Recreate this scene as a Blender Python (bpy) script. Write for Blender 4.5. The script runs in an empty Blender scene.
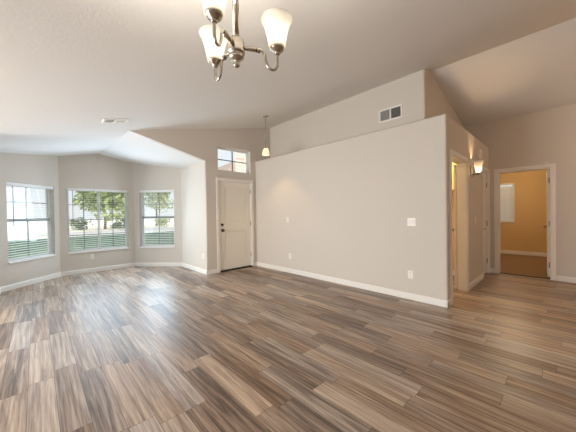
import bpy, bmesh, math, random
from mathutils import Vector, Matrix
random.seed(7)
S = bpy.context.scene
C = S.collection
PI = math.pi

# ------------------------------------------------------------------ camera, sky, sun, lights, exposure
cam_d = bpy.data.cameras.new('camera'); cam = bpy.data.objects.new('camera', cam_d); C.objects.link(cam)
cam_d.sensor_width = 36.0; cam_d.lens = 36.0 * 264.1 / 576.0; cam_d.clip_start = .02; cam_d.clip_end = 400
F_ = Vector((0.68967, 0.72404, -0.01115)); R_ = Vector((0.72387, -0.68976, -0.01553)); U_ = Vector((0.01894, -0.00264, 0.99982))
cam.matrix_world = Matrix(((R_.x, U_.x, -F_.x, 0), (R_.y, U_.y, -F_.y, 0), (R_.z, U_.z, -F_.z, 1.29), (0, 0, 0, 1)))
S.camera = cam
vs = S.view_settings
vs.view_transform = 'Standard'; vs.look = 'None'; vs.gamma = 1.0; vs.use_curve_mapping = False
vs.exposure = 0.44
S.cycles.use_denoising = True
S.cycles.max_bounces = 10; S.cycles.diffuse_bounces = 6; S.cycles.transparent_max_bounces = 16
S.cycles.sample_clamp_indirect = 6.0

W = bpy.data.worlds.new('overcast_sky'); S.world = W; W.use_nodes = True
wn = W.node_tree.nodes; wl = W.node_tree.links
for n in list(wn): wn.remove(n)
o_ = wn.new('ShaderNodeOutputWorld'); bg = wn.new('ShaderNodeBackground'); tc = wn.new('ShaderNodeTexCoord')
sp = wn.new('ShaderNodeSeparateXYZ'); rp = wn.new('ShaderNodeValToRGB'); st = wn.new('ShaderNodeMapRange')
wl.new(tc.outputs['Generated'], sp.inputs[0]); wl.new(sp.outputs['Z'], rp.inputs[0]); wl.new(sp.outputs['Z'], st.inputs[0])
rp.color_ramp.elements[0].position = 0.0; rp.color_ramp.elements[0].color = (.93, .97, 1, 1)
rp.color_ramp.elements[1].position = .5; rp.color_ramp.elements[1].color = (.84, .92, 1, 1)
SKY_LOW, SKY_HIGH = .78, 1.8
st.inputs['From Min'].default_value = .22; st.inputs['From Max'].default_value = .6
st.inputs['To Min'].default_value = SKY_LOW; st.inputs['To Max'].default_value = SKY_HIGH
wl.new(rp.outputs[0], bg.inputs[0]); wl.new(st.outputs[0], bg.inputs[1]); wl.new(bg.outputs[0], o_.inputs[0])

def lamp(name, kind, loc, energy, color=(1, 1, 1), size=None, size_y=None, direction=None, radius=None):
    d = bpy.data.lights.new(name, kind); d.energy = energy; d.color = color
    if kind == 'AREA':
        d.shape = 'RECTANGLE'; d.size = size; d.size_y = size_y or size
    elif kind == 'SUN': d.angle = math.radians(1.0)
    elif radius: d.shadow_soft_size = radius
    o = bpy.data.objects.new(name, d); C.objects.link(o); o.location = loc
    if direction: o.rotation_euler = Vector(direction).to_track_quat('-Z', 'Y').to_euler()
    return o

lamp('sun', 'SUN', (0, -10, 20), 1.6, (1, .95, .87), direction=(-.3, .85, -.40))
# added fill lamps at invented glass doors, beside and behind the camera
lamp('side_fill', 'AREA', (-3.53, 3.6, .66), 182, (1, .995, .975), 2.6, 1.15, (1, -.1, .06))
lamp('dining_fill', 'AREA', (-3.53, -1.5, .8), 4, (1, .94, .86), 2.9, 1.4, (1, .1, .1))
# added warm fill for the hall, beyond the frame, with no fixture
lamp('hall_warm_fill', 'POINT', (5.3, -1.6, 2.55), 15, (1, .53, .20), radius=.12)
# daylight that falls in through the bay windows
for nm, loc, d, w in (('daylight_bay_side', (-.16, 7.0, 1.35), (.72, -.70, -.12), .22),
                      ('daylight_bay_middle', (1.07, 7.48, 1.35), (0, -1, -.12), .68),
                      ('daylight_bay_return', (2.16, 7.04, 1.35), (-.74, -.68, -.12), .8)):
    D = Vector(d); D.normalize(); lamp(nm, 'AREA', Vector(loc) + Vector((D.x, D.y, 0)) * .06, 25 * w, (.64, .83, 1), 1.1 if 'middle' in nm else .75, 1.35, d)

# ------------------------------------------------------------------ materials
def mat(name, color, rough=.6, metal=0.0, spec=.5, bump=None, emit=None, alpha=None):
    m = bpy.data.materials.new(name); m.use_nodes = True
    b = m.node_tree.nodes['Principled BSDF']
    c = tuple(((x / 255.0) / 12.92 if x / 255.0 <= .04045 else ((x / 255.0 + .055) / 1.055) ** 2.4) for x in color) + (1,)
    b.inputs['Base Color'].default_value = c; b.inputs['Roughness'].default_value = rough
    b.inputs['Metallic'].default_value = metal; b.inputs['Specular IOR Level'].default_value = spec
    if emit: b.inputs['Emission Color'].default_value = emit[0] + (1,); b.inputs['Emission Strength'].default_value = emit[1]
    if bump:
        nt = m.node_tree; t = nt.nodes.new('ShaderNodeTexNoise'); t.inputs['Scale'].default_value = bump[0]; t.inputs['Detail'].default_value = 3
        g = nt.nodes.new('ShaderNodeNewGeometry'); nt.links.new(g.outputs['Position'], t.inputs['Vector'])
        u = nt.nodes.new('ShaderNodeBump'); u.inputs['Strength'].default_value = bump[1]; u.inputs['Distance'].default_value = bump[2]
        nt.links.new(t.outputs[0], u.inputs['Height']); nt.links.new(u.outputs[0], b.inputs['Normal'])
    return m

def noisy(name, c1, c2, scale, rough=.9, detail=6, stretch=(1, 1, 1), lo=.35, hi=.65):
    m = mat(name, c1, rough, spec=.2); nt = m.node_tree; b = nt.nodes['Principled BSDF']
    g = nt.nodes.new('ShaderNodeNewGeometry'); mp = nt.nodes.new('ShaderNodeMapping'); mp.inputs['Scale'].default_value = stretch
    t = nt.nodes.new('ShaderNodeTexNoise'); t.inputs['Scale'].default_value = scale; t.inputs['Detail'].default_value = detail
    r = nt.nodes.new('ShaderNodeValToRGB'); lin = lambda c: tuple(((x / 255.0 + .055) / 1.055) ** 2.4 for x in c) + (1,)
    r.color_ramp.elements[0].position = lo; r.color_ramp.elements[0].color = lin(c1); r.color_ramp.elements[1].position = hi; r.color_ramp.elements[1].color = lin(c2)
    nt.links.new(g.outputs['Position'], mp.inputs[0]); nt.links.new(mp.outputs[0], t.inputs['Vector'])
    nt.links.new(t.outputs[0], r.inputs[0]); nt.links.new(r.outputs[0], b.inputs['Base Color'])
    return m

M = {}
M['wall'] = mat('wall_paint', (211, 203, 193), .75, spec=.25, bump=(55, .25, .004))
M['bedroom_wall'] = mat('bedroom_wall_paint', (214, 180, 128), .75, spec=.25)
M['ceil'] = mat('ceiling_paint', (228, 226, 223), .85, spec=.15, bump=(45, .3, .004))
M['trim'] = mat('white_trim_paint', (236, 232, 226), .4, spec=.4)
M['door'] = mat('white_door_paint', (236, 230, 218), .42, spec=.4)
M['vinyl'] = mat('white_vinyl', (232, 233, 233), .4)
M['muntin'] = mat('backlit_window_bar', (112, 116, 114), .45)  # white vinyl bars, their backlit shade put into the colour as grey
M['slat'] = mat('white_blind_slat', (236, 236, 234), .5)
M['cord'] = mat('grey_cord', (120, 120, 118), .6)
M['nickel'] = mat('brushed_nickel', (190, 182, 170), .26, 1.0)
M['bronze'] = mat('aged_bronze', (88, 76, 64), .35, 1.0)
M['dark_knob'] = mat('dark_bronze_knob', (52, 42, 34), .35, spec=.6)
M['hinge'] = mat('satin_hinge', (150, 140, 128), .35, 1.0)
M['plate'] = mat('ivory_plastic', (240, 234, 222), .35)
M['slot'] = mat('dark_slot', (60, 56, 52), .6)
M['vent'] = mat('white_enamel', (235, 232, 226), .45)
M['vent_dark'] = mat('vent_shadow_gap', (50, 47, 47), .8)
M['threshold'] = mat('dark_bronze_threshold', (52, 42, 36), .4, .6)
M['cabinet'] = mat('pale_yellow_cabinet', (238, 224, 160), .5)
M['carpet'] = noisy('brown_carpet', (118, 92, 66), (160, 128, 96), 90, 1.0)
M['grass'] = noisy('lawn_grass', (62, 84, 66), (104, 122, 92), 1.4, 1.0, 9)
M['gravel'] = noisy('pale_gravel', (222, 208, 184), (240, 230, 212), 2.0, 1.0)
M['asphalt'] = noisy('sunlit_asphalt', (176, 170, 164), (196, 190, 184), 1.5, .9)
M['concrete'] = noisy('pale_concrete', (214, 206, 194), (228, 222, 212), 1.2, .9)
M['stucco'] = noisy('beige_stucco', (214, 200, 178), (226, 212, 192), 3, .95)
M['rooftile'] = noisy('grey_brown_roof_tile', (150, 128, 112), (178, 156, 140), 6, .9, stretch=(1, 4, 1))
M['leaf'] = noisy('tree_leaf', (134, 154, 92), (192, 198, 132), 3.0, .8)
M['leaf_pale'] = noisy('pale_leaf', (150, 160, 120), (196, 200, 158), 3.0, .8)
M['leaf_dark'] = noisy('shrub_leaf', (70, 92, 62), (112, 130, 90), 4.0, .8)
M['bark'] = noisy('tree_bark', (110, 92, 76), (142, 124, 104), 8, .95)
M['glass_dark'] = mat('house_window_glass', (70, 84, 96), .1)

def shade_material(solid=.42):
    m = bpy.data.materials.new('frosted_shade_glass'); m.use_nodes = True; nt = m.node_tree
    for n in list(nt.nodes): nt.nodes.remove(n)
    o = nt.nodes.new('ShaderNodeOutputMaterial'); t = nt.nodes.new('ShaderNodeBsdfTranslucent'); t.inputs[0].default_value = (1, .985, .95, 1)
    p = nt.nodes.new('ShaderNodeBsdfPrincipled'); p.inputs['Base Color'].default_value = (.88, .87, .84, 1); p.inputs['Roughness'].default_value = .25
    x = nt.nodes.new('ShaderNodeMixShader'); x.inputs[0].default_value = solid
    nt.links.new(t.outputs[0], x.inputs[1]); nt.links.new(p.outputs[0], x.inputs[2]); nt.links.new(x.outputs[0], o.inputs[0])
    return m
M['shade'] = shade_material(); M['sconce_shade'] = shade_material(.2)
M['bulb'] = mat('lit_bulb', (255, 244, 220), .5, emit=((1, .88, .66), 6.0))

def glass_material():
    m = bpy.data.materials.new('clear_window_glass'); m.use_nodes = True; nt = m.node_tree
    for n in list(nt.nodes): nt.nodes.remove(n)
    o = nt.nodes.new('ShaderNodeOutputMaterial'); t = nt.nodes.new('ShaderNodeBsdfTransparent'); t.inputs[0].default_value = (.97, .985, .98, 1)
    g = nt.nodes.new('ShaderNodeBsdfGlossy'); g.inputs['Roughness'].default_value = .03
    x = nt.nodes.new('ShaderNodeMixShader'); x.inputs[0].default_value = .05
    nt.links.new(t.outputs[0], x.inputs[1]); nt.links.new(g.outputs[0], x.inputs[2]); nt.links.new(x.outputs[0], o.inputs[0])
    return m
M['glass'] = glass_material()

def plank_material():
    m = bpy.data.materials.new('wood_plank_tile'); m.use_nodes = True; nt = m.node_tree; N = nt.nodes; L = nt.links
    b = N['Principled BSDF']
    def mth(op, a, c=None, d=None):
        n = N.new('ShaderNodeMath'); n.operation = op
        for i, v in enumerate((a, c, d)):
            if v is None: continue
            if isinstance(v, (int, float)): n.inputs[i].default_value = v
            else: L.new(v, n.inputs[i])
        return n.outputs[0]
    g = N.new('ShaderNodeNewGeometry'); s = N.new('ShaderNodeSeparateXYZ'); L.new(g.outputs['Position'], s.inputs[0])
    x, y = s.outputs[0], s.outputs[1]
    u = mth('DIVIDE', mth('ADD', x, 10.0 - .03), .15); row = mth('FLOOR', u)
    wn1 = N.new('ShaderNodeTexWhiteNoise'); wn1.noise_dimensions = '1D'; L.new(row, wn1.inputs['W'])
    v = mth('ADD', mth('DIVIDE', mth('ADD', y, 20.0), .92), mth('MULTIPLY', wn1.outputs['Value'], 3.0)); col = mth('FLOOR', v)
    cb = N.new('ShaderNodeCombineXYZ'); L.new(row, cb.inputs[0]); L.new(col, cb.inputs[1])
    wn2 = N.new('ShaderNodeTexWhiteNoise'); wn2.noise_dimensions = '3D'; L.new(cb.outputs[0], wn2.inputs['Vector'])
    rnd = wn2.outputs['Value']
    # grain: noise drawn out along the plank, shifted for each plank
    def grain(sx, sy, off, detail, dist=.0):
        c = N.new('ShaderNodeCombineXYZ'); L.new(mth('ADD', mth('MULTIPLY', x, sx), mth('MULTIPLY', rnd, off)), c.inputs[0])
        L.new(mth('ADD', mth('MULTIPLY', y, sy), mth('MULTIPLY', rnd, off * 1.7)), c.inputs[1]); L.new(mth('MULTIPLY', rnd, 40), c.inputs[2])
        t = N.new('ShaderNodeTexNoise'); t.inputs['Scale'].default_value = 1.0; t.inputs['Detail'].default_value = detail
        t.inputs['Roughness'].default_value = .62; t.inputs['Distortion'].default_value = dist
        L.new(c.outputs[0], t.inputs['Vector']); return t.outputs[0]
    g1 = grain(26, 1.1, 30, 6, .9); g2 = grain(95, 2.4, 50, 4, .3)
    f = mth('ADD', mth('MULTIPLY', mth('SUBTRACT', g1, .5), 1.45), mth('MULTIPLY', mth('SUBTRACT', g2, .5), .9))
    f = mth('ADD', mth('ADD', f, mth('MULTIPLY', mth('SUBTRACT', rnd, .5), .36)), .5)
    r = N.new('ShaderNodeValToRGB'); L.new(f, r.inputs[0]); e = r.color_ramp.elements
    lin = lambda c: tuple(((q / 255.0 + .055) / 1.055) ** 2.4 for q in c) + (1,)
    e[0].position = .12; e[0].color = lin(PL[0]); e[1].position = .92; e[1].color = lin(PL[3])
    k = e.new(.40); k.color = lin(PL[1]); k = e.new(.64); k.color = lin(PL[2])
    # joints
    fu = mth('FRACT', u); fv = mth('FRACT', v)
    du = mth('MULTIPLY', mth('MINIMUM', fu, mth('SUBTRACT', 1.0, fu)), .15); dv = mth('MULTIPLY', mth('MINIMUM', fv, mth('SUBTRACT', 1.0, fv)), .92)
    gap = mth('LESS_THAN', mth('MINIMUM', du, dv), .0014)
    mx = N.new('ShaderNodeMix'); mx.data_type = 'RGBA'; L.new(gap, mx.inputs[0]); L.new(r.outputs[0], mx.inputs[6]); mx.inputs[7].default_value = lin((78, 64, 54))
    # some planks lean grey, others brown
    hs = N.new('ShaderNodeHueSaturation'); wn3 = N.new('ShaderNodeTexWhiteNoise'); wn3.noise_dimensions = '3D'
    vm = N.new('ShaderNodeVectorMath'); vm.operation = 'ADD'; vm.inputs[1].default_value = (7.3, 3.1, 1.7); L.new(cb.outputs[0], vm.inputs[0]); L.new(vm.outputs[0], wn3.inputs['Vector'])
    L.new(mth('ADD', mth('MULTIPLY', wn3.outputs['Value'], .5), .78), hs.inputs['Saturation']); L.new(mx.outputs[2], hs.inputs['Color'])
    L.new(hs.outputs[0], b.inputs['Base Color'])
    b.inputs['Specular IOR Level'].default_value = .5
    L.new(mth('ADD', mth('MULTIPLY', g2, .16), .30), b.inputs['Roughness'])
    bu = N.new('ShaderNodeBump'); bu.inputs['Strength'].default_value = .25; bu.inputs['Distance'].default_value = .002
    L.new(mth('SUBTRACT', mth('MULTIPLY', g2, .5), gap), bu.inputs['Height']); L.new(bu.outputs[0], b.inputs['Normal'])
    return m
PL = [(86, 71, 60), (138, 118, 103), (175, 156, 140), (210, 192, 174)]
M['plank'] = plank_material()

def brick_material():
    m = mat('pale_brick', (214, 190, 168), .9, spec=.2); nt = m.node_tree; b = nt.nodes['Principled BSDF']
    g = nt.nodes.new('ShaderNodeNewGeometry'); s = nt.nodes.new('ShaderNodeSeparateXYZ'); c = nt.nodes.new('ShaderNodeCombineXYZ')
    a = nt.nodes.new('ShaderNodeMath'); a.operation = 'ADD'
    nt.links.new(g.outputs['Position'], s.inputs[0]); nt.links.new(s.outputs[0], a.inputs[0]); nt.links.new(s.outputs[1], a.inputs[1])
    nt.links.new(a.outputs[0], c.inputs[0]); nt.links.new(s.outputs[2], c.inputs[1])
    t = nt.nodes.new('ShaderNodeTexBrick'); t.inputs['Scale'].default_value = 1.0
    t.inputs['Brick Width'].default_value = .4; t.inputs['Row Height'].default_value = .13; t.inputs['Mortar Size'].default_value = .012
    t.inputs['Color1'].default_value = (.66, .47, .36, 1); t.inputs['Color2'].default_value = (.78, .62, .50, 1); t.inputs['Mortar'].default_value = (.85, .8, .74, 1)
    nt.links.new(c.outputs[0], t.inputs['Vector']); nt.links.new(t.outputs[0], b.inputs['Base Color'])
    return m
M['brick'] = brick_material()

# ------------------------------------------------------------------ mesh helpers
class B:
    """collects shapes in world coordinates; build() links them as one mesh object"""
    def __init__(s): s.bm = bmesh.new()
    def face(s, pts):
        return s.bm.faces.new([s.bm.verts.new(p) for p in pts])
    def box(s, lo, hi, T=None, bev=0.0):
        t = bmesh.new(); bmesh.ops.create_cube(t, size=1.0)
        for v in t.verts:
            v.co = Vector([lo[i] + (hi[i] - lo[i]) * (v.co[i] + .5) for i in range(3)])
        if bev: bmesh.ops.bevel(t, geom=t.edges[:], offset=bev, segments=2, affect='EDGES', profile=.6)
        if T:
            for v in t.verts: v.co = Vector(T(*v.co))
        bmesh.ops.recalc_face_normals(t, faces=t.faces[:]); s.add(t); return s
    def add(s, t):
        me = bpy.data.meshes.new('tmp'); t.to_mesh(me); t.free(); s.bm.from_mesh(me); bpy.data.meshes.remove(me)
    def prism(s, outline, z0, z1, T=None):
        """outline: list of (a, b); extruded in the third coordinate; T maps (a, b, c)"""
        t = bmesh.new(); T = T or (lambda a, b, c: (a, b, c))
        n = len(outline); lo = [t.verts.new(T(a, b, z0)) for a, b in outline]; hi = [t.verts.new(T(a, b, z1)) for a, b in outline]
        t.faces.new(lo); t.faces.new(hi)
        for i in range(n): t.faces.new((lo[i], lo[(i + 1) % n], hi[(i + 1) % n], hi[i]))
        bmesh.ops.recalc_face_normals(t, faces=t.faces[:]); s.add(t); return s
    def lathe(s, prof, org=(0, 0, 0), seg=24, T=None, cap=True):
        """prof: list of (radius, height) about +Z at org"""
        t = bmesh.new(); rings = []
        for r, h in prof:
            if r < 1e-5: rings.append([t.verts.new((org[0], org[1], org[2] + h))])
            else: rings.append([t.verts.new((org[0] + r * math.cos(2 * PI * i / seg), org[1] + r * math.sin(2 * PI * i / seg), org[2] + h)) for i in range(seg)])
        for a, b in zip(rings, rings[1:]):
            for i in range(seg):
                j = (i + 1) % seg
                if len(a) == 1 and len(b) == 1: continue
                if len(a) == 1: t.faces.new((a[0], b[j], b[i]))
                elif len(b) == 1: t.faces.new((a[i], a[j], b[0]))
                else: t.faces.new((a[i], a[j], b[j], b[i]))
        if cap:
            if len(rings[0]) > 1: t.faces.new(rings[0])
            if len(rings[-1]) > 1: t.faces.new(rings[-1])
        if T:
            for v in t.verts: v.co = Vector(T(*v.co))
        bmesh.ops.recalc_face_normals(t, faces=t.faces[:])
        for f in t.faces: f.smooth = True
        s.add(t); return s
    def tube(s, pts, r, seg=10, smooth=0):
        pts = [Vector(p) for p in pts]
        for _ in range(smooth):
            q = [pts[0]]
            for a, b in zip(pts, pts[1:]): q += [a * .75 + b * .25, a * .25 + b * .75]
            pts = q + [pts[-1]]
        t = bmesh.new(); rings = []; up = Vector((0, 0, 1)); prev = None
        for i, p in enumerate(pts):
            d = (pts[min(i + 1, len(pts) - 1)] - pts[max(i - 1, 0)]).normalized()
            if prev is None:
                a = d.cross(up) if abs(d.dot(up)) < .95 else d.cross(Vector((1, 0, 0)))
            else: a = prev - d * prev.dot(d)
            a.normalize(); prev = a; b = d.cross(a)
            rr = r(i / (len(pts) - 1)) if callable(r) else r
            rings.append([t.verts.new(p + (a * math.cos(2 * PI * k / seg) + b * math.sin(2 * PI * k / seg)) * rr) for k in range(seg)])
        for A, Bq in zip(rings, rings[1:]):
            for k in range(seg): t.faces.new((A[k], A[(k + 1) % seg], Bq[(k + 1) % seg], Bq[k]))
        t.faces.new(rings[0]); t.faces.new(rings[-1])
        bmesh.ops.recalc_face_normals(t, faces=t.faces[:])
        for f in t.faces: f.smooth = True
        s.add(t); return s
    def build(s, name, m, parent=None, loc=None):
        o = Vector(loc) if loc else Vector((0, 0, 0))
        base = Vector((0, 0, 0)); q = parent
        while q: base += q.location; q = q.parent
        for v in s.bm.verts: v.co -= o + base
        me = bpy.data.meshes.new(name); s.bm.to_mesh(me); s.bm.free(); me.materials.append(M[m] if isinstance(m, str) else m)
        ob = bpy.data.objects.new(name, me); C.objects.link(ob); ob.location = o
        if parent: ob.parent = parent
        return ob

def thing(name, label, cat, loc, group=None):
    o = bpy.data.objects.new(name, None); C.objects.link(o); o.location = loc; o.empty_display_size = .1
    return tag(o, label, cat, group)
def tag(o, label, cat, group=None):
    o['label'] = label; o['category'] = cat
    if group: o['group'] = group
    return o
def struct(o): o['kind'] = 'structure'; return o
def empty_struct(name, loc):
    o = bpy.data.objects.new(name, None); C.objects.link(o); o.location = loc; return struct(o)

def frame(p, q):
    """local frame of a vertical wall face from p to q (XY): T(s, w, z), w > 0 goes out of the room (to the walker's left)"""
    p = Vector((p[0], p[1])); q = Vector((q[0], q[1])); d = (q - p).normalized(); n = Vector((-d.y, d.x)); L = (q - p).length
    return (lambda s, w, z: (p.x + d.x * s + n.x * w, p.y + d.y * s + n.y * w, z)), L

def wall(name, p, q, z0, z1, holes=(), t=.16, m='wall'):
    """one solid wall with holes (s0, s1, z0, z1); the room lies to the right when walking p -> q"""
    T, L = frame(p, q); bm = bmesh.new()
    ss = sorted({0, L, *[h[0] for h in holes], *[h[1] for h in holes]}); zs = sorted({z0, z1, *[h[2] for h in holes], *[h[3] for h in holes]})
    V = {}
    def vert(s, w, z):
        k = (round(s, 5), w, round(z, 5))
        if k not in V: V[k] = bm.verts.new(T(s, w, z))
        return V[k]
    solid = lambda i, j: 0 <= i < len(ss) - 1 and 0 <= j < len(zs) - 1 and not any(h[0] - 1e-6 <= ss[i] and ss[i + 1] <= h[1] + 1e-6 and h[2] - 1e-6 <= zs[j] and zs[j + 1] <= h[3] + 1e-6 for h in holes)
    for i in range(len(ss) - 1):
        for j in range(len(zs) - 1):
            if not solid(i, j): continue
            a, b, c, d = ss[i], ss[i + 1], zs[j], zs[j + 1]
            bm.faces.new([vert(a, 0, c), vert(b, 0, c), vert(b, 0, d), vert(a, 0, d)]); bm.faces.new([vert(a, t, c), vert(a, t, d), vert(b, t, d), vert(b, t, c)])
            for cond, e in ((not solid(i - 1, j), ((a, c), (a, d))), (not solid(i + 1, j), ((b, d), (b, c))), (not solid(i, j - 1), ((b, c), (a, c))), (not solid(i, j + 1), ((a, d), (b, d)))):
                if cond: bm.faces.new([vert(e[0][0], 0, e[0][1]), vert(e[0][0], t, e[0][1]), vert(e[1][0], t, e[1][1]), vert(e[1][0], 0, e[1][1])])
    bmesh.ops.recalc_face_normals(bm, faces=bm.faces[:])
    b = B(); b.add(bm)
    return struct(b.build(name, m)), T, L

# ------------------------------------------------------------------ dimensions
XL, YN, YD, XB, Y3, YB = 3.945, 1.082, 5.28, 2.623, 6.612, 7.53
X1, X2, XW, Y0 = .358, 1.786, -.477, 6.695
HP, XR, XU, YU = 2.58, 6.768, 4.433, 1.511
mc = lambda x: 2.5127 + .22385 * x              # slope of the great-room ceiling
XG = 4.70; ZG = mc(XG); hc = lambda x: ZG - .2235 * (x - XG)
YS, XS = -3.1, -3.6                             # walls beside and behind the camera
WZ0, WZ1 = .485, 1.925

# ------------------------------------------------------------------ floor and ground
b = B()
b.prism([(XS - .2, YS - .2), (XR + .06, YS - .2), (XR + .06, 3.4), (XL + .3, 3.4), (XL + .3, YD + .16), (XB + .16, YD + .16), (XB + .16, Y3 + .06), (X2 + .06, YB + .16), (X1 - .06, YB + .16), (XW - .16, Y0 + .06), (XW - .16, YD + .1), (XS - .2, YD + .1)], -.12, 0)
struct(b.build('floor', 'plank'))
b = B(); b.box((XR + .06, -1.8, -.12), (10.1, 3.2, .008)); struct(b.build('floor_bedroom', 'carpet'))

# ------------------------------------------------------------------ ceilings
b = B(); t = .12
def slab(bb, pts):
    bm = bmesh.new(); lo = [bm.verts.new(p) for p in pts]; hi = [bm.verts.new((p[0], p[1], p[2] + t)) for p in pts]; n = len(pts)
    bm.faces.new(lo); bm.faces.new(hi)
    for i in range(n): bm.faces.new((lo[i], lo[(i + 1) % n], hi[(i + 1) % n], hi[i]))
    bmesh.ops.recalc_face_normals(bm, faces=bm.faces[:]); bb.add(bm)
P3 = lambda x, y: (x, y, mc(x))
YE = YB + .16
RA, RB = (1.215, YD), (1.06, YE)                  # ridge of the bay's own ceiling
slab(b, [P3(XW - .1, YS - .1), P3(XG, YS - .1), P3(XG, YD + .1), P3(1.215, YD + .1), P3(XW - .1, YD + .1)])
slab(b, [P3(XW - .16, YD + .1), P3(1.208, YD + .1), P3(*RB), P3(XW - .16, YE)])
slab(b, [(1.215, YD + .03, mc(1.215)), (XB + .16, YD + .03, 2.398), (XB + .16, Y3 + .3, 2.40)])
slab(b, [(1.215, YD + .03, mc(1.215)), (XB + .16, Y3 + .3, 2.40), (1.06, YE, mc(1.06))])
slab(b, [(1.06, YE, mc(1.06)), (XB + .16, Y3 + .3, 2.40), (X2 + .3, YE, 2.53)])
slab(b, [(XG, YS - .1, ZG), (XR + .1, YS - .1, hc(XR + .1)), (XR + .1, YU + .1, hc(XR + .1)), (XG, YU + .1, ZG)])
slab(b, [(XS - .16, YS - .1, mc(XW)), (XW - .1, YS - .1, mc(XW)), (XW - .1, YD + .1, mc(XW)), (XS - .16, YD + .1, mc(XW))])
bmesh.ops.remove_doubles(b.bm, verts=b.bm.verts[:], dist=.0005)
struct(b.build('ceiling', 'ceil'))
b = B(); b.box((XR + .12, -1.8, 2.5), (10.1, 3.2, 2.62)); struct(b.build('ceiling_bedroom', 'ceil'))
b = B(); b.box((XL + .12, 1.2, 2.45), (XR, 3.4, 2.5)); struct(b.build('ceiling_laundry', 'ceil'))

# ------------------------------------------------------------------ walls
# bay, walked so that the room lies on the right hand: left end -> middle -> return
_, TL, LL = wall('wall_bay_left', (XW, Y0), (X1, YB), 0, 2.8, [(.145, 1.065, WZ0, WZ1)])
_, TM, LM = wall('wall_bay_middle', (X1, YB), (X2, YB), 0, 2.9, [(.12, 1.308, WZ0, WZ1)])
_, TR, LR = wall('wall_bay_right', (X2, YB), (XB, Y3), 0, 2.8, [(.145, 1.055, WZ0, WZ1)])
def rounded(name, blocks, edges, r=.022, m='wall'):
    """wall blocks joined into one mesh with soft plaster corners along the listed edges (pairs of points)"""
    bb = B()
    for lo, hi in blocks: bb.box(lo, hi)
    bmesh.ops.remove_doubles(bb.bm, verts=bb.bm.verts[:], dist=1e-4)
    def on(e):
        for a, c in edges:
            a, c = Vector(a), Vector(c); d = (c - a).normalized()
            if all((v.co - a - d * (v.co - a).dot(d)).length < 1e-3 and -1e-3 < (v.co - a).dot(d) < (c - a).length + 1e-3 for v in e.verts): return True
    es = [e for e in bb.bm.edges if on(e)]
    if es:
        rr = bmesh.ops.bevel(bb.bm, geom=es, offset=r, segments=4, affect='EDGES', profile=.5)
        for f in rr['faces']: f.smooth = True
    return struct(bb.build(name, m))
# return wall between bay and entry (full depth block: bay side + entry side meet in a rounded corner)
rounded('wall_return', [((XB, YD, 0), (XB + .16, Y3 + .12, 2.436))], [((XB, YD, 0), (XB, YD, 2.436))])
rounded('wall_wing', [((XW - .16, YD, 0), (XW, Y0 + .02, 2.6))], [((XW, YD, 0), (XW, YD, 2.6))])
wall('wall_side_front', (XS, YD), (XW - .16, YD), 0, 2.6)
# entry wall with front door and transom (room to the right when walking from west to east)
DX0, DX1, DZ = 2.925, 3.795, 2.035
ew, TE, LE = wall('wall_entry', (XB, YD), (XU + .2, YD), 0, 3.75, [(0, .16, 0, 2.436), (DX0 - XB, DX1 - XB, 0, DZ), (2.92 - XB, 3.79 - XB, 2.245, 2.805)])
b = B(); b.prism([(1.20, 2.789), (XB, 2.436), (XB, 3.2)], YD, YD + .1, T=lambda a, c, y: (a, y, c)); struct(b.build('wall_entry_header', 'wall'))
# partition: long face on X = XL, hall face on Y = YN, top ledge
D1 = (4.125, 4.955, 2.06); D2 = (6.15, 6.70, 2.06)
bb = [((XL, 1.202, 0), (XL + .12, YD + .02, HP - .1)), ((XL, YN, 0), (D1[0], 1.202, HP - .1)), ((D1[0], YN, D1[2]), (D1[1], 1.202, HP - .1)),
      ((D1[1], YN, 0), (D2[0], 1.202, HP - .1)), ((D2[0], YN, D2[2]), (D2[1], 1.202, HP - .1)), ((D2[1], YN, 0), (XR + .02, 1.202, HP - .1))]
# built as one clean shell so the corner can be rounded
def partition():
    bm = bmesh.new(); V = {}
    def v(*p):
        k = tuple(round(c, 4) for c in p)
        if k not in V: V[k] = bm.verts.new(p)
        return V[k]
    f = lambda *ps: bm.faces.new([v(*p) for p in ps])
    xe, ye = XR + .03, YD + .03
    xs = [XL, D1[0], D1[1], D2[0], D2[1], xe]; zt = D1[2]
    f((XL, YN, 0), (XL, YN, zt), (XL, ye, zt), (XL, ye, 0)); f((XL, YN, zt), (XL, YN, HP), (XL, ye, HP), (XL, ye, zt))
    for i in range(5):
        a, c = xs[i], xs[i + 1]
        if i not in (1, 3): f((a, YN, 0), (c, YN, 0), (c, YN, zt), (a, YN, zt))
        f((a, YN, zt), (c, YN, zt), (c, YN, HP), (a, YN, HP))
    f(*[(x, YN, HP) for x in xs], (xe, YU + .03, HP), (XU + .03, YU + .03, HP), (XU + .03, ye, HP), (XL, ye, HP))
    bmesh.ops.recalc_face_normals(bm, faces=bm.faces[:])
    if sum((g.normal.z for g in bm.faces)) < 0: bmesh.ops.reverse_faces(bm, faces=bm.faces[:])
    es = [e for e in bm.edges if (all(abs(w.co.x - XL) < 1e-4 and abs(w.co.y - YN) < 1e-4 for w in e.verts)) or
          (all(abs(w.co.z - HP) < 1e-4 for w in e.verts) and (all(abs(w.co.x - XL) < 1e-4 for w in e.verts) or all(abs(w.co.y - YN) < 1e-4 for w in e.verts)))]
    r_ = bmesh.ops.bevel(bm, geom=es, offset=.024, segments=4, affect='EDGES', profile=.5)
    for g in r_['faces']: g.smooth = True
    bb = B(); bb.add(bm); o = struct(bb.build('wall_partition', 'wall'))
    md = o.modifiers.new('thickness', 'SOLIDIFY'); md.thickness = .115; md.offset = -1; md.use_even_offset = False
    return o
partition()
b = rounded('wall_upper', [((XU, YU, HP - .02), (XU + .16, YD + .05, 3.7)), ((XU + .16, YU, HP - .02), (XR + .02, YU + .12, 3.75))], [((XU, YU, HP - .02), (XU, YU, 3.75))])
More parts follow.
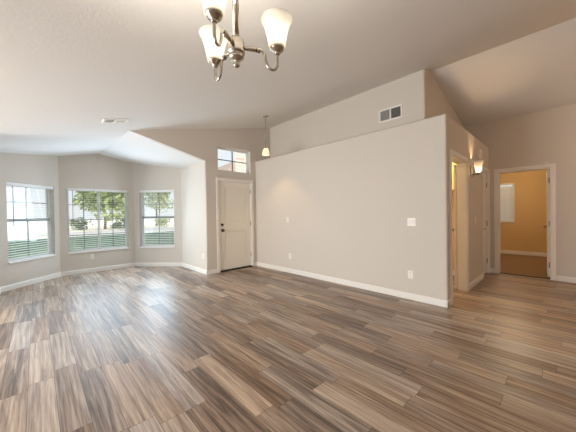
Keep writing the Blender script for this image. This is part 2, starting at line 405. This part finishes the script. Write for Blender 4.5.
# bedroom wall with its doorway (seen from the hall: room on the right hand when walking north -> south)
BY0, BY1, BZ = .175, .935, 2.045
wall('wall_bedroom', (XR, YU + .1), (XR, YS), 0, 3.4, [(YU + .1 - BY1, YU + .1 - BY0, 0, BZ)], t=.12)
# rooms beyond
wall('wall_laundry_end', (6.02, 3.3), (6.02, 1.19), 0, 2.46, t=.08, m='bedroom_wall'); wall('wall_laundry_back', (4.0, 3.3), (6.1, 3.3), 0, 2.46, t=.1, m='bedroom_wall')
wall('wall_bedroom_back', (9.9, 3.0), (9.9, -1.6), 0, 2.52, [(1.11, 2.0, .93, 2.055)], m='bedroom_wall')
wall('wall_bedroom_left', (XR + .12, 3.0), (10.0, 3.0), 0, 2.52, m='bedroom_wall'); wall('wall_bedroom_right', (10.0, -1.6), (XR + .12, -1.6), 0, 2.52, m='bedroom_wall')
b = B(); b.box((XR + .121, BY1, 0), (XR + .128, 3.0, 2.5)); b.box((XR + .121, -1.6, 0), (XR + .128, BY0, 2.5)); b.box((XR + .121, BY0, BZ), (XR + .128, BY1, 2.5)); struct(b.build('wall_bedroom_front', 'bedroom_wall'))
# walls beside and behind the camera; side wall openings added for the fill lamps
wall('wall_side', (XS, YS), (XS, YD), 0, 2.6, [(YS * -1 + 2.2, YS * -1 + 5.0, .02, 2.1), (.10, 3.10, .02, 2.1)])
wall('wall_back', (XR + .1, YS), (XS, YS), 0, 3.75)

# ------------------------------------------------------------------ baseboards (white, eased top edge)
def baseboard(name, runs, h=.092, t=.014):
    bb = B()
    for p, q in runs:
        T, L = frame(p, q)
        bb.prism([(0, 0), (-t, 0), (-t, h - .012), (-t * .45, h), (0, h)], 0, L, T=lambda a, c, s: T(s, a, c))
    return struct(bb.build(name, 'trim'))
baseboard('baseboard_bay', [((XW, Y0), (X1, YB)), ((X1, YB), (X2, YB)), ((X2, YB), (XB, Y3))])
baseboard('baseboard_return', [((XB, Y3 + .01), (XB, YD - .014))])
baseboard('baseboard_entry', [((XB - .014, YD), (DX0 - .07, YD)), ((DX1 + .07, YD), (XL, YD))])
baseboard('baseboard_long', [((XL, YD), (XL, YN - .014))])
baseboard('baseboard_hall', [((XL - .014, YN), (D1[0] - .065, YN)), ((D1[1] + .065, YN), (D2[0] - .065, YN))])
baseboard('baseboard_bedroom', [((XR, YN), (XR, BY1 + .065)), ((XR, BY0 - .065), (XR, YS))])
baseboard('baseboard_bedroom_back', [((9.9, 3.0), (9.9, -1.6))], h=.11)
baseboard('baseboard_laundry', [((6.02, 3.3), (6.02, 1.2))])
baseboard('baseboard_wing', [((XW, YD), (XW, Y0))]); baseboard('baseboard_side', [((XS, YD), (XW - .17, YD))])

# ------------------------------------------------------------------ door casings and doors
def casing(name, T, s0, s1, z, w=.062, t=.016, jamb=.12, wside=0.0):
    bb = B()
    prof = lambda: None
    for a, c, lo, hi in ((s0 - w, s0, 0, z), (s1, s1 + w, 0, z), (s0 - w, s1 + w, z, z + w)):
        bb.box((a, wside - t, lo), (c, wside, hi), T=T, bev=.004)
    for a, c, lo, hi in ((s0 - .002, s0 + .016, 0, z), (s1 - .016, s1 + .002, 0, z), (s0, s1, z - .016, z + .002)):
        bb.box((a, wside - .004, lo), (c, jamb, hi), T=T)
    return struct(bb.build(name, 'trim'))
def door_slab(T, s0, s1, z0, z1, w0, t=.04, panels=()):
    """slab with recessed, raised-field panels on both faces"""
    bb = B(); bb.box((s0, w0 + .014, z0), (s1, w0 + t - .014, z1), T=T)
    for side in (0, 1):
        wa, wb = (w0, w0 + .015) if side == 0 else (w0 + t - .015, w0 + t)
        ss = sorted({s0, s1, *[p[0] for p in panels], *[p[1] for p in panels]}); zs = sorted({z0, z1, *[p[2] for p in panels], *[p[3] for p in panels]})
        for i in range(len(ss) - 1):
            for j in range(len(zs) - 1):
                if any(p[0] - 1e-6 <= ss[i] and ss[i + 1] <= p[1] + 1e-6 and p[2] - 1e-6 <= zs[j] and zs[j + 1] <= p[3] + 1e-6 for p in panels): continue
                bb.box((ss[i], wa, zs[j]), (ss[i + 1], wb, zs[j + 1]), T=T)
        for p in panels:
            g = .03; w_out, w_in = (w0 + .003, w0 + .015) if side == 0 else (w0 + t - .003, w0 + t - .015)
            bb.box((p[0] + g, min(w_out, w_in), p[2] + g), (p[1] - g, max(w_out, w_in), p[3] - g), T=T, bev=.006)
    return bb
def hinge(T, s, z, w, parent, m='hinge'):
    bb = B(); bb.tube([T(s, w, z - .05), T(s, w, z + .05)], .008, 8); bb.box((s - .016, w - .002, z - .046), (s + .016, w + .004, z + .046), T=T)
    bb.build('hinge', m, parent)
def lathe_on(bb, T, s, w, z, prof, sign=-1):
    """turned shape whose axis leaves the wall face into the room"""
    bb.lathe([(r, h) for r, h in prof], seg=16, T=lambda x, y, h: T(s + x, w + sign * h, z + y))
# front door
Te, _ = frame((0, YD), (1, YD))
casing('trim_1', Te, DX0, DX1, DZ, jamb=.16)
d = empty_struct('door_1', (DX0 + .02, YD + .02, 0))
a0, a1 = DX0 + .018, DX1 - .018
door_slab(Te, a0, a1, .035, DZ - .02, .012, .045, [(a0 + .125, a1 - .125, 1.10, 1.90), (a0 + .125, a1 - .125, .25, .90)]).build('door_panel', 'door', d)
for z in (.30, 1.05, 1.82): hinge(Te, a1 + .004, z, .006, d)
bb = B(); lathe_on(bb, Te, a0 + .062, .012, .925, [(.032, 0), (.032, .008), (.014, .012), (.012, .035), (.026, .042), (.029, .058), (.022, .07), (0, .073)]); bb.build('door_knob', 'bronze', d)
bb = B(); lathe_on(bb, Te, a0 + .062, .012, 1.05, [(.030, 0), (.030, .010), (.022, .016), (0, .018)]); bb.box((a0 + .056, -.022, 1.035), (a0 + .068, -.004, 1.065), T=Te, bev=.002); bb.build('deadbolt', 'bronze', d)
bb = B(); bb.box((DX0 + .01, -.03, .0), (DX1 - .01, .15, .03), T=Te, bev=.004); struct(bb.build('threshold', 'threshold'))
# laundry door, standing wide open, seen along its edge
Th, _ = frame((0, YN), (1, YN))
casing('trim_2', Th, D1[0], D1[1], D1[2], jamb=.13)
hx, hy = D1[1] - .02, YN + .135
ang = math.radians(11.5); To, _ = frame((hx, hy), (hx + math.cos(ang), hy + math.sin(ang)))
d = empty_struct('door_2', (hx, hy, 0))
door_slab(To, .005, .775, .012, 2.03, 0, .035, [(.11, .67, 1.10, 1.90), (.11, .67, .25, .90)]).build('door_panel', 'door', d)
knob = [(.032, 0), (.032, .008), (.012, .012), (.011, .035), (.024, .042), (.027, .056), (.02, .066), (0, .069)]
for sg, w in ((-1, 0), (1, .035)):
    bb = B(); lathe_on(bb, To, .71, w, .93, knob, sg); bb.build('door_knob', 'dark_knob', d)
# hall closet door
casing('trim_3', Th, D2[0], D2[1], D2[2], w=.055, jamb=.115)
d = empty_struct('door_3', (D2[0] + .02, YN + .02, 0)); a0, a1 = D2[0] + .018, D2[1] - .018
door_slab(Th, a0, a1, .012, D2[2] - .02, .035, .035, [(a0 + .09, a1 - .09, 1.10, 1.90), (a0 + .09, a1 - .09, .25, .90)]).build('door_panel', 'door', d)
for z in (.25, 1.02, 1.80): hinge(Th, a1 + .004, z, .026, d)
def lever(T, s, w, z, sgn, parent, m='bronze', sign=-1):
    bb = B(); lathe_on(bb, T, s, w, z, [(.031, 0), (.031, .008), (.012, .011), (.011, .045), (0, .046)], sign)
    bb.tube([T(s, w + sign * .042, z), T(s + sgn * .04, w + sign * .046, z + .002), T(s + sgn * .11, w + sign * .04, z - .004)], .0085, 8, 1); bb.build('door_handle', m, parent)
lever(Th, a0 + .065, .035, .925, 1, d, 'nickel')
# bedroom doorway and its open door
Tb, _ = frame((XR, 0), (XR, -1)); TB = lambda s, w, z: (XR + w, -s, z)
casing('trim_4', TB, -BY1, -BY0, BZ, jamb=.13)
d = empty_struct('door_4', (XR + .13, BY0 + .02, 0)); ang = math.radians(2.6)
hx, hy = XR + .125, BY0 + .022; To2, _ = frame((hx, hy), (hx + math.cos(ang), hy + math.sin(ang)))
door_slab(To2, .004, .74, .025, 2.025, 0, .035, [(.10, .64, 1.10, 1.90), (.10, .64, .25, .90)]).build('door_panel', 'door', d)
lever(To2, .675, .035, .93, -1, d, 'bronze', 1)
for z in (.25, 1.02, 1.82): hinge(TB, -BY0 - .022, z, .11, d)
# transition strip between hall planks and carpet
bb = B(); bb.box((XR + .03, BY0 + .01, 0), (XR + .075, BY1 - .01, .012), bev=.003); struct(bb.build('threshold_bedroom', 'threshold'))

# ------------------------------------------------------------------ windows (vinyl frame, sashes, bars, glass, stool) and blinds
def window(n, T, s0, s1, z0, z1, kind, out=.075):
    w = empty_struct('window_%d' % n, T((s0 + s1) / 2, out, z0)); f = .026
    def ring(a, c, lo, hi, w0, w1, th, name, m='vinyl'):
        bb = B()
        for x0, x1, y0, y1 in ((a, a + th, lo, hi), (c - th, c, lo, hi), (a + th, c - th, lo, lo + th), (a + th, c - th, hi - th, hi)): bb.box((x0, w0, y0), (x1, w1, y1), T=T)
        return bb.build(name, m, w)
    ring(s0, s1, z0, z1, out, out + .06, f, 'window_frame')
    zm = (z0 + z1) / 2 + .03; sm = (s0 + s1) / 2; g = .016
    def bar(a, c, lo, hi, ww): bb = B(); bb.box((a, ww, lo), (c, ww + .012, hi), T=T); bb.build('muntin', 'muntin', w)
    if kind == 'hung':
        ring(s0 + f, s1 - f, zm - .02, z1 - f, out + .035, out + .055, .03, 'upper_sash')
        ring(s0 + f, s1 - f, z0 + f, zm + .022, out + .010, out + .033, .03, 'lower_sash')
        bb = B(); bb.box((s0 + f, out - .002, zm - .022), (s1 - f, out + .012, zm + .024), T=T, bev=.003); bb.build('meeting_rail', 'muntin', w)
        bar(sm - g / 2, sm + g / 2, z0 + f, zm, out + .022); bar(sm - g / 2, sm + g / 2, zm, z1 - f, out + .046)
        zz = (zm + z1) / 2 - .01; bar(s0 + f, s1 - f, zz - g / 2, zz + g / 2, out + .046)
    elif kind == 'slider':
        ring(s0 + f, sm + .025, z0 + f, z1 - f, out + .010, out + .033, .022, 'sash'); ring(sm - .025, s1 - f, z0 + f, z1 - f, out + .035, out + .055, .022, 'sash')
        for a, c, ww in ((s0 + f, sm, out + .022), (sm, s1 - f, out + .046)):
            q = (a + c) / 2; bar(q - g / 2, q + g / 2, z0 + f, z1 - f, ww)
            for k in (1, 2, 3):
                zz = z0 + .03 + (z1 - z0 - .06) * k / 4; bar(a, c, zz - g / 2, zz + g / 2, ww)
    else:
        ring(s0 + f, s1 - f, z0 + f, z1 - f, out + .02, out + .045, .02, 'sash')
        bar(sm - .012, sm + .012, z0 + f, z1 - f, out + .028); zz = (z0 + z1) / 2; bar(s0 + f, s1 - f, zz - .01, zz + .01, out + .028)
    bb = B(); bb.box((s0 + f, out + .0345, z0 + f), (s1 - f, out + .0375, z1 - f), T=T); bb.build('window_pane', 'glass', w)
    if kind in ('hung', 'slider'):
        bb = B(); bb.box((s0 + .002, -.022, z0 - .022), (s1 - .002, out, z0 + .004), T=T, bev=.004); bb.build('window_sill', 'trim', w)
    return w

def blind(T, s0, s1, z0, z1, label, tilt=4, w0=.008, group='white window blinds', wand=True, closed=False):
    w = thing('window_blind', label, 'blind', T((s0 + s1) / 2, .04, z0 + .01), group)
    bb = B(); bb.box((s0 + .006, w0, z1 - .062), (s1 - .006, w0 + .058, z1 - .002), T=T, bev=.004); bb.build('headrail', 'slat', w)
    bb = B(); bb.box((s0 + .01, w0 + .006, z0 + .006), (s1 - .01, w0 + .054, z0 + .03), T=T, bev=.004); bb.build('bottom_rail', 'slat', w)
    bb = B(); z = z0 + .06; th = math.radians(tilt); cw = w0 + .03
    while z < z1 - .07:
        n = 6 if not closed else 4; hw = .024; pts = []
        for k in range(n + 1):
            x = -hw + 2 * hw * k / n; h = .0025 * (1 - (x / hw) ** 2)
            pts.append((cw + x * math.cos(th) - h * math.sin(th), z + x * math.sin(th) + h * math.cos(th)))
        outl = pts + [(p[0] + .0025 * math.sin(th), p[1] - .0025 * math.cos(th)) for p in reversed(pts)]
        bb.prism(outl, s0 + .012, s1 - .012, T=lambda a, c, s: T(s, a, c))
        z += .0435
    bb.build('slat_panel', 'slat', w)
    k = 2 if s1 - s0 < 1.0 else 3
    for i in range(k):
        s = s0 + .14 + (s1 - s0 - .28) * i / (k - 1); bb = B()
        for ww in (cw - .025, cw + .025): bb.tube([T(s, ww, z0 + .02), T(s, ww, z1 - .06)], .0011, 5)
        bb.build('ladder_cord', 'slat', w)
    if wand:
        bb = B(); bb.tube([T(s0 + .11, w0 - .004, z1 - .06), T(s0 + .11, w0 - .006, z1 - .8)], .005, 8); bb.build('tilt_wand', 'cord', w)
    return w
window(1, TL, .145, 1.065, WZ0, WZ1, 'hung'); window(2, TM, .12, 1.308, WZ0, WZ1, 'slider'); window(3, TR, .145, 1.055, WZ0, WZ1, 'hung')
Tt, _ = frame((0, YD), (1, YD)); window(4, Tt, 2.92, 3.79, 2.245, 2.805, 'fixed', .08)
blind(TL, .145, 1.065, WZ0, WZ1, 'open white slat blind in the angled bay window farthest from the front door')
blind(TM, .12, 1.308, WZ0, WZ1, 'wide open white slat blind in the middle bay window above the outlet')
blind(TR, .145, 1.055, WZ0, WZ1, 'open white slat blind in the angled bay window beside the white return wall', wand=False)
Tbb, _ = frame((9.9, 3.0), (9.9, -1.6)); window(5, Tbb, 1.11, 2.0, .93, 2.055, 'hung')
blind(Tbb, 1.11, 2.0, .93, 2.055, 'closed white slat blind on the tan bedroom wall through the hall doorway', tilt=-62, closed=True, wand=False)
# unseen glass doors beside the camera, added to go with the fill lamps
window(6, frame((XS, YS), (XS, YD))[0], 5.3, 8.1, .02, 2.1, 'fixed'); window(7, frame((XS, YS), (XS, YD))[0], .10, 3.10, .02, 2.1, 'fixed')

# ------------------------------------------------------------------ ceiling lights
def bell(R, H, r0, org, thick=.004):
    """flared glass shade, narrow at the bottom, open at the top, with wall thickness"""
    pr = [(r0 + (R - r0) * k, H * h) for k, h in ((0, 0), (.08, .12), (.17, .28), (.30, .46), (.46, .64), (.64, .79), (.85, .92), (.96, .985), (1, 1))]
    inner = [(r - thick, h) for r, h in reversed(pr)]
    return [(r, h) for r, h in pr] + inner[:-1] + [(r0 - thick, thick), (.004, thick)]
hub = Vector((.588, .900, 1.945))
ch = thing('chandelier', 'brushed nickel chandelier with three frosted bell shades hanging from the ceiling', 'chandelier', hub)
zc = mc(hub.x)
bb = B(); bb.lathe([(.062, 0), (.062, -.012), (.05, -.026), (.02, -.036), (.012, -.05), (0, -.05)], (hub.x, hub.y, zc + .012)); bb.build('canopy', 'nickel', ch)
bb = B(); bb.tube([hub + Vector((0, 0, .02)), (hub.x, hub.y, zc - .03)], .0125, 14); bb.build('stem', 'nickel', ch)
bb = B(); bb.lathe([(.013, .05), (.017, .048), (.017, .035), (.030, .032), (.0315, .026), (.0315, -.008), (.0335, -.010), (.0335, -.018), (.027, -.020), (.027, -.029), (.0295, -.031), (.0285, -.038), (.019, -.045), (.011, -.048), (.010, -.055), (.0135, -.060), (.0125, -.068), (.006, -.073), (0, -.074)], hub, 28); bb.build('hub', 'nickel', ch)
cups = [Vector((.449, .820, 1.962)), Vector((.585, 1.067, 1.962)), Vector((.728, .814, 1.962))]
for c in cups:
    d_ = (c - hub); d_.z = 0; R0 = d_.length; d_.normalize()
    pt = lambda r, z: hub + d_ * r + Vector((0, 0, z))
    bb = B()
    bb.tube([pt(.02, .008), pt(.085, .004)], .0085, 12); bb.tube([pt(.083, .004), pt(.094, .004)], .0105, 12)
    bb.tube([pt(.090, .004), pt(.103, .006), pt(.113, -.010), pt(.118, -.040), pt(.128, -.064), pt(R0 - .012, -.070), pt(R0, -.052), pt(R0, -.035), pt(R0, .012)], .0056, 10, 2)
    arm = bb.build('arm', 'nickel', ch)
    bb = B(); bb.lathe([(.006, -.014), (.010, -.012), (.0115, -.008), (.0115, -.004), (.018, -.002), (.0195, .004), (.0255, .006), (.0285, .015), (.030, .018), (.024, .019), (0, .019)], (c.x, c.y, c.z - .010), 22); bb.build('fitter', 'nickel', arm)
    bb = B(); bb.lathe(bell(.0655, .118, .031, None), (c.x, c.y, c.z + .002), 32, cap=False); bb.build('shade', 'shade', arm)
    bb = B(); bb.lathe([(.010, .0), (.012, .015), (.019, .034), (.020, .044), (.014, .056), (0, .061)], (c.x, c.y, c.z + .012), 16); bb.build('bulb', 'bulb', arm)
    lamp('chandelier_bulb_light', 'POINT', (c.x, c.y, c.z + .088), 14.0, (1, .92, .77), radius=.012)

pc = Vector((3.423, 4.219, 0)); zt = mc(pc.x)
pd = thing('pendant_light', 'small frosted glass pendant lamp hanging in front of the entry transom', 'pendant lamp', (pc.x, pc.y, 2.46))
bb = B(); bb.lathe([(.060, .012), (.060, 0), (.056, -.012), (.03, -.024), (.012, -.028), (0, -.028)], (pc.x, pc.y, zt)); bb.build('canopy', 'nickel', pd)
bb = B(); bb.tube([(pc.x, pc.y, zt - .02), (pc.x, pc.y, 2.66)], .0055, 8); bb.build('rod', 'nickel', pd)
bb = B(); bb.lathe([(.006, .05), (.016, .046), (.02, .03), (.024, .0), (.03, -.006), (0, -.008)], (pc.x, pc.y, 2.622), 20); bb.build('socket', 'nickel', pd)
bb = B(); pr = [(.022, .145), (.036, .136), (.052, .115), (.064, .085), (.074, .045), (.08, 0)]
bb.lathe(pr + [(r - .004, h) for r, h in reversed(pr)], (pc.x, pc.y, 2.478), 28, cap=False); bb.build('shade', 'shade', pd)
bb = B(); bb.lathe([(0, -.014), (.014, -.010), (.018, 0), (.013, .012), (.011, .02), (0, .02)], (pc.x, pc.y, 2.594), 16); bb.build('bulb', 'bulb', pd)
lamp('pendant_bulb_light', 'POINT', (pc.x, pc.y, 2.562), 11, (1, .62, .25), radius=.012)

# wall sconce on the hall face of the partition
sx = 5.27
sc = thing('wall_sconce', 'lit frosted glass wall sconce between the two hall doors', 'wall lamp', (sx, YN, 1.9))
bb = B(); bb.box((sx - .055, -.022, 1.85), (sx + .055, 0, 2.02), T=Th, bev=.006); bb.build('back_plate', 'nickel', sc)
bb = B(); bb.tube([Th(sx, -.02, 1.89), Th(sx, -.06, 1.872), Th(sx, -.098, 1.885), Th(sx, -.1, 1.905)], .007, 8, 2); bb.lathe([(0, -.03), (.008, -.026), (.011, -.018), (.006, -.012), (.02, -.006), (.032, .006), (0, .008)], (sx, YN - .1, 1.895), 18); bb.build('arm', 'bronze', sc)
bb = B(); pr = [(.027, 0), (.038, .03), (.047, .075), (.053, .12), (.062, .165), (.074, .195)]
bb.lathe(pr + [(r - .004, h) for r, h in reversed(pr)] + [(.004, .004)], (sx, YN - .1, 1.90), 28, cap=False); bb.build('shade', 'sconce_shade', sc)
bb = B(); bb.lathe([(.009, 0), (.012, .012), (.017, .026), (.013, .036), (0, .042)], (sx, YN - .1, 1.908), 16); bb.build('bulb', 'bulb', sc)
lamp('sconce_bulb_light', 'POINT', (sx, YN - .1, 1.955), 12, (1, .64, .33), radius=.03)
lamp('laundry_lamp', 'POINT', (5.2, 2.3, 2.25), 45, (1, .80, .46), radius=.08)
lamp('bedroom_lamp', 'POINT', (8.3, .9, 2.3), 26, (1, .80, .52), radius=.1)

# ------------------------------------------------------------------ fittings on the walls
def outlet(T, s, z, label):
    w = thing('power_outlet', label, 'outlet', T(s, 0, z), 'wall outlets near the floor')
    bb = B(); bb.box((s - .036, -.006, z - .058), (s + .036, 0, z + .058), T=T, bev=.0025); bb.build('cover_plate', 'plate', w)
    for dz in (-.021, .021):
        bb = B(); bb.box((s - .0165, -.0085, z + dz - .0145), (s + .0165, -.005, z + dz + .0145), T=T, bev=.0015); r = bb.build('receptacle', 'plate', w)
        bb = B()
        for ds in (-.007, .007): bb.box((s + ds - .0014, -.0092, z + dz - .003), (s + ds + .0014, -.0084, z + dz + .008), T=T)
        bb.box((s - .002, -.0092, z + dz - .010), (s + .002, -.0084, z + dz - .0065), T=T); bb.build('slot', 'slot', r)
def switch(T, s, z, n, label):
    hw = .036 if n == 1 else .058
    w = thing('light_switch', label, 'light switch', T(s, 0, z))
    bb = B(); bb.box((s - hw, -.006, z - .058), (s + hw, 0, z + .058), T=T, bev=.0025); bb.build('cover_plate', 'plate', w)
    for i in range(n):
        c = s + (i - (n - 1) / 2) * .046; bb = B()
        bb.prism([(-.0055, -.033), (-.0115, .033), (-.003, .033), (-.003, -.033)], c - .0165, c + .0165, T=lambda a, q, ss: T(ss, a, z + q)); bb.build('rocker', 'vent', w)
Tp = lambda s, w, z: (XL + w, s, z); TRt = lambda s, w, z: (XB + w, s, z)
switch(Tp, 1.541, 1.132, 2, 'white double rocker switch plate on the long wall near its hall corner')
switch(Tp, 4.15, 1.148, 1, 'white single rocker switch plate on the long wall near the front door')
switch(Th, 5.52, 1.12, 1, 'small white switch plate on the hall wall below the sconce')
outlet(Tp, 1.563, .364, 'white outlet low on the long wall under the double switch')
outlet(Tp, 4.098, .363, 'white outlet low on the long wall close to the front door')
outlet(TM, .911 - X1, .358, 'white outlet under the wide middle bay window')
outlet(TRt, 5.446, .382, 'white outlet low on the bright return wall beside the bay')

# return-air grille on the upper wall
def register(T, s0, s1, z0, z1, name, label, m2, horizontal=True):
    w = thing(name, label, 'vent', T((s0 + s1) / 2, 0, (z0 + z1) / 2)); f = .026
    bb = B()
    for a, c, lo, hi in ((s0, s0 + f, z0, z1), (s1 - f, s1, z0, z1), (s0 + f, s1 - f, z0, z0 + f), (s0 + f, s1 - f, z1 - f, z1), ((s0 + s1) / 2 - .012, (s0 + s1) / 2 + .012, z0 + f, z1 - f)): bb.box((a, -.012, lo), (c, 0, hi), T=T, bev=.002)
    bb.build('vent_frame', 'vent', w)
    bb = B(); bb.box((s0 + f * .5, -.003, z0 + f * .5), (s1 - f * .5, -.0005, z1 - f * .5), T=T); bb.build('vent_backing', 'vent_dark', w)
    sm = (s0 + s1) / 2
    for a, c, tl in ((s0 + f, sm - .012, m2[0]), (sm + .012, s1 - f, m2[1])):
        bb = B(); n = max(4, int((z1 - z0 - 2 * f) / .013)) if horizontal else 8
        for i in range(n):
            z = z0 + f + (z1 - z0 - 2 * f) * (i + .5) / n
            bb.prism([(-.011, z - tl), (-.010, z - tl - .0012), (-.003, z + tl - .0012), (-.003, z + tl)], a, c, T=lambda p, q, s: T(s, p, q))
        bb.build('louver', 'vent', w)
Tu = lambda s, w, z: (XU + w, s, z)
register(Tu, 1.86, 2.27, 2.853, 3.073, 'wall_vent', 'white framed return air grille on the upper wall above the ledge', (.0012, .0037))
# ceiling register
sl = math.atan(.22385); cx0, cy0 = .88, 4.62
def Tc(s, w, z): return (cx0 + s * math.cos(sl) , cy0 + z, mc(cx0) + s * math.sin(sl) + w)
register(Tc, -.165, .165, -.10, .10, 'ceiling_vent', 'white louvered register on the sloped ceiling before the bay', (.004, -.004))
# door chime above the sconce
cm = thing('door_chime', 'white door chime box on the hall wall above the sconce', 'door chime', (5.84, YN, 2.29))
bb = B(); bb.box((5.77, -.04, 2.215), (5.91, 0, 2.385), T=Th, bev=.008); bb.build('chime_cover', 'plate', cm)
bb = B(); bb.box((5.80, -.044, 2.25), (5.88, -.038, 2.35), T=Th, bev=.003); bb.build('speaker_grille', 'vent', cm)
bb = B(); bb.tube([TM(.70, 0, 2.66), TM(.70, -.02, 2.655), TM(.70, -.026, 2.645), TM(.70, -.02, 2.635)], .004, 8); 
tag(bb.build('wall_hook', 'bronze', None, TM(.70, 0, 2.65)), 'tiny dark hook high on the bay wall under the ceiling peak', 'hook')
# laundry wall cabinet
cb = thing('wall_cabinet', 'pale yellow wall cabinet seen through the narrow hall doorway', 'cabinet', (5.86, 1.9, 1.68))
bb = B(); bb.box((5.72, 1.21, 1.68), (6.02, 2.7, 2.43)); bb.build('cabinet_body', 'cabinet', cb)
for a in (1.22, 1.71, 2.2):
    bb = B(); bb.box((5.70, a, 1.69), (5.72, a + .48, 2.42), bev=.004); dd = bb.build('cabinet_door', 'cabinet', cb)

# ------------------------------------------------------------------ outdoors
bb = B(); bb.box((-60, YB + .2, -.5), (60, 25.5, -.25)); struct(bb.build('lawn', 'grass'))
bb = B(); bb.box((-60, 25.5, -.5), (60, 27, -.24)); struct(bb.build('sidewalk', 'concrete'))
bb = B(); bb.box((-60, 27, -.5), (60, 34.0, -.27)); struct(bb.build('street', 'asphalt'))
bb = B(); bb.box((-60, 34.0, -.5), (60, 120, -.22)); struct(bb.build('gravel_yard', 'gravel'))
def leaves(bb, c, r, n, size, seed, squash=(1, 1, .8)):
    rd = random.Random(seed); c = Vector(c)
    blobs = [(c + Vector((rd.uniform(-.55, .55) * r * squash[0], rd.uniform(-.55, .55) * r * squash[1], rd.uniform(-.5, .5) * r * squash[2])), r * rd.uniform(.35, .6)) for _ in range(9)]
    for _ in range(n):
        o, br = rd.choice(blobs); v = Vector((rd.gauss(0, 1), rd.gauss(0, 1), rd.gauss(0, 1))).normalized() * br * rd.uniform(.55, 1.05)
        p = o + Vector((v.x, v.y, v.z * squash[2])); a = Vector((rd.gauss(0, 1), rd.gauss(0, 1), rd.gauss(0, 1))).normalized(); q = a.orthogonal().normalized(); u = a.cross(q); s = size * rd.uniform(.6, 1.3)
        bb.face([p - q * s, p - u * s * .5, p + q * s, p + u * s * .5])
def tree(x, y, h, r, label, leaf, seed, n=1500):
    z0 = -.25; t = thing('tree', label, 'tree', (x, y, z0), 'trees across the street')
    bb = B(); top = z0 + h - r * .9
    bb.tube([(x, y, z0 - .05), (x + .08, y, z0 + h * .2), (x - .05, y + .05, top)], lambda f: .16 - .09 * f, 10, 1)
    rd = random.Random(seed)
    for k in range(5):
        a = rd.uniform(0, 2 * PI); bb.tube([(x, y, top - .5 + .1 * k), (x + math.cos(a) * r * .3, y + math.sin(a) * r * .3, top + r * .3), (x + math.cos(a) * r * .6, y + math.sin(a) * r * .6, top + r * .7)], lambda f: .06 - .045 * f, 7, 1)
    bb.build('trunk', 'bark', t)
    bb = B(); leaves(bb, (x, y, z0 + h - r * .8), r, n, r * .085, seed); bb.build('crown', leaf, t)
tree(5.6, 36, 6.6, 3.5, 'leafy green tree outside the middle of the wide bay window', 'leaf', 3, 2400)
tree(12.0, 39, 6.6, 2.8, 'pale leafy tree outside seen through the bay window beside the return wall', 'leaf_pale', 5, 1800)
tree(9.2, 44, 6.0, 2.6, 'smaller pale tree standing behind the leafy green tree', 'leaf_pale', 8)
def shrub(x, y, r, label, leaf, seed):
    bb = B(); leaves(bb, (x, y, -.22 + r * .55), r, 420, r * .12, seed, (1.2, 1, .75)); bb.tube([(x, y, -.3), (x, y, -.22 + r * .5)], .04, 6)
    tag(bb.build('shrub', leaf, None, (x, y, -.22)), label, 'shrub', 'shrubs in the gravel yard')
shrub(3.5, 36.5, 1.2, 'round dark shrub across the street below the bay window bars', 'leaf_dark', 11)
shrub(6.9, 35.4, .8, 'low dark shrub at the foot of the leafy green tree', 'leaf_dark', 12)
shrub(8.4, 37.5, 1.3, 'broad dark shrub beyond the green tree', 'leaf_dark', 13)
shrub(1.9, 38.5, 1.1, 'grey green shrub across the street on the side away from the trees', 'leaf_pale', 14)
shrub(11.2, 35.4, 1.2, 'grey green shrub seen through the bay window beside the return wall', 'leaf_pale', 15)
# house across the street
def house(x0, x1, y0, y1, h, label, peak):
    t = thing('house', label, 'house', ((x0 + x1) / 2, (y0 + y1) / 2, -.25))
    bb = B(); bb.box((x0, y0, -.3), (x1, y1, h)); bb.build('house_walls', 'stucco', t)
    ym = (y0 + y1) / 2; o = .5; bm = bmesh.new(); z = h - .02
    v = [bm.verts.new(p) for p in ((x0 - o, y0 - o, z), (x1 + o, y0 - o, z), (x1 + o, y1 + o, z), (x0 - o, y1 + o, z), (x0 + 3, ym, peak), (x1 - 3, ym, peak))]
    for f in ((0, 1, 5, 4), (1, 2, 5), (2, 3, 4, 5), (3, 0, 4), (3, 2, 1, 0)): bm.faces.new([v[i] for i in f])
    bmesh.ops.recalc_face_normals(bm, faces=bm.faces[:]); bb = B(); bb.add(bm); bb.build('roof', 'rooftile', t)
    for k in range(3):
        x = x0 + (x1 - x0) * (k + .5) / 3; bb = B(); bb.box((x - .7, y0 - .04, .7), (x + .7, y0 + .02, 1.9)); bb.build('house_window', 'glass_dark', t)
house(10.4, 19, 17.5, 25, 4.3, 'pale house with tiled roof glimpsed through the transom', 6.2)
# brick wing of this house beside the entry, seen through the transom
bw = thing('garage_wing', 'pale brick garage wing outside the transom window', 'garage', (8.4, 11, -.25))
bb = B(); bb.prism([(5.3, 8.3), (11, 8.3), (11, 15), (9.9, 15)], -.3, 5.6); bb.build('brick_wall', 'brick', bw)
bb = B(); bb.prism([(8.0, 5.55), (15.3, 5.55), (11.6, 7.0)], 5.0, 11.3, T=lambda a, c, x: (x if x > 8 else x + (a - 8.0) * .66, a, c)); bb.build('roof', 'rooftile', bw)
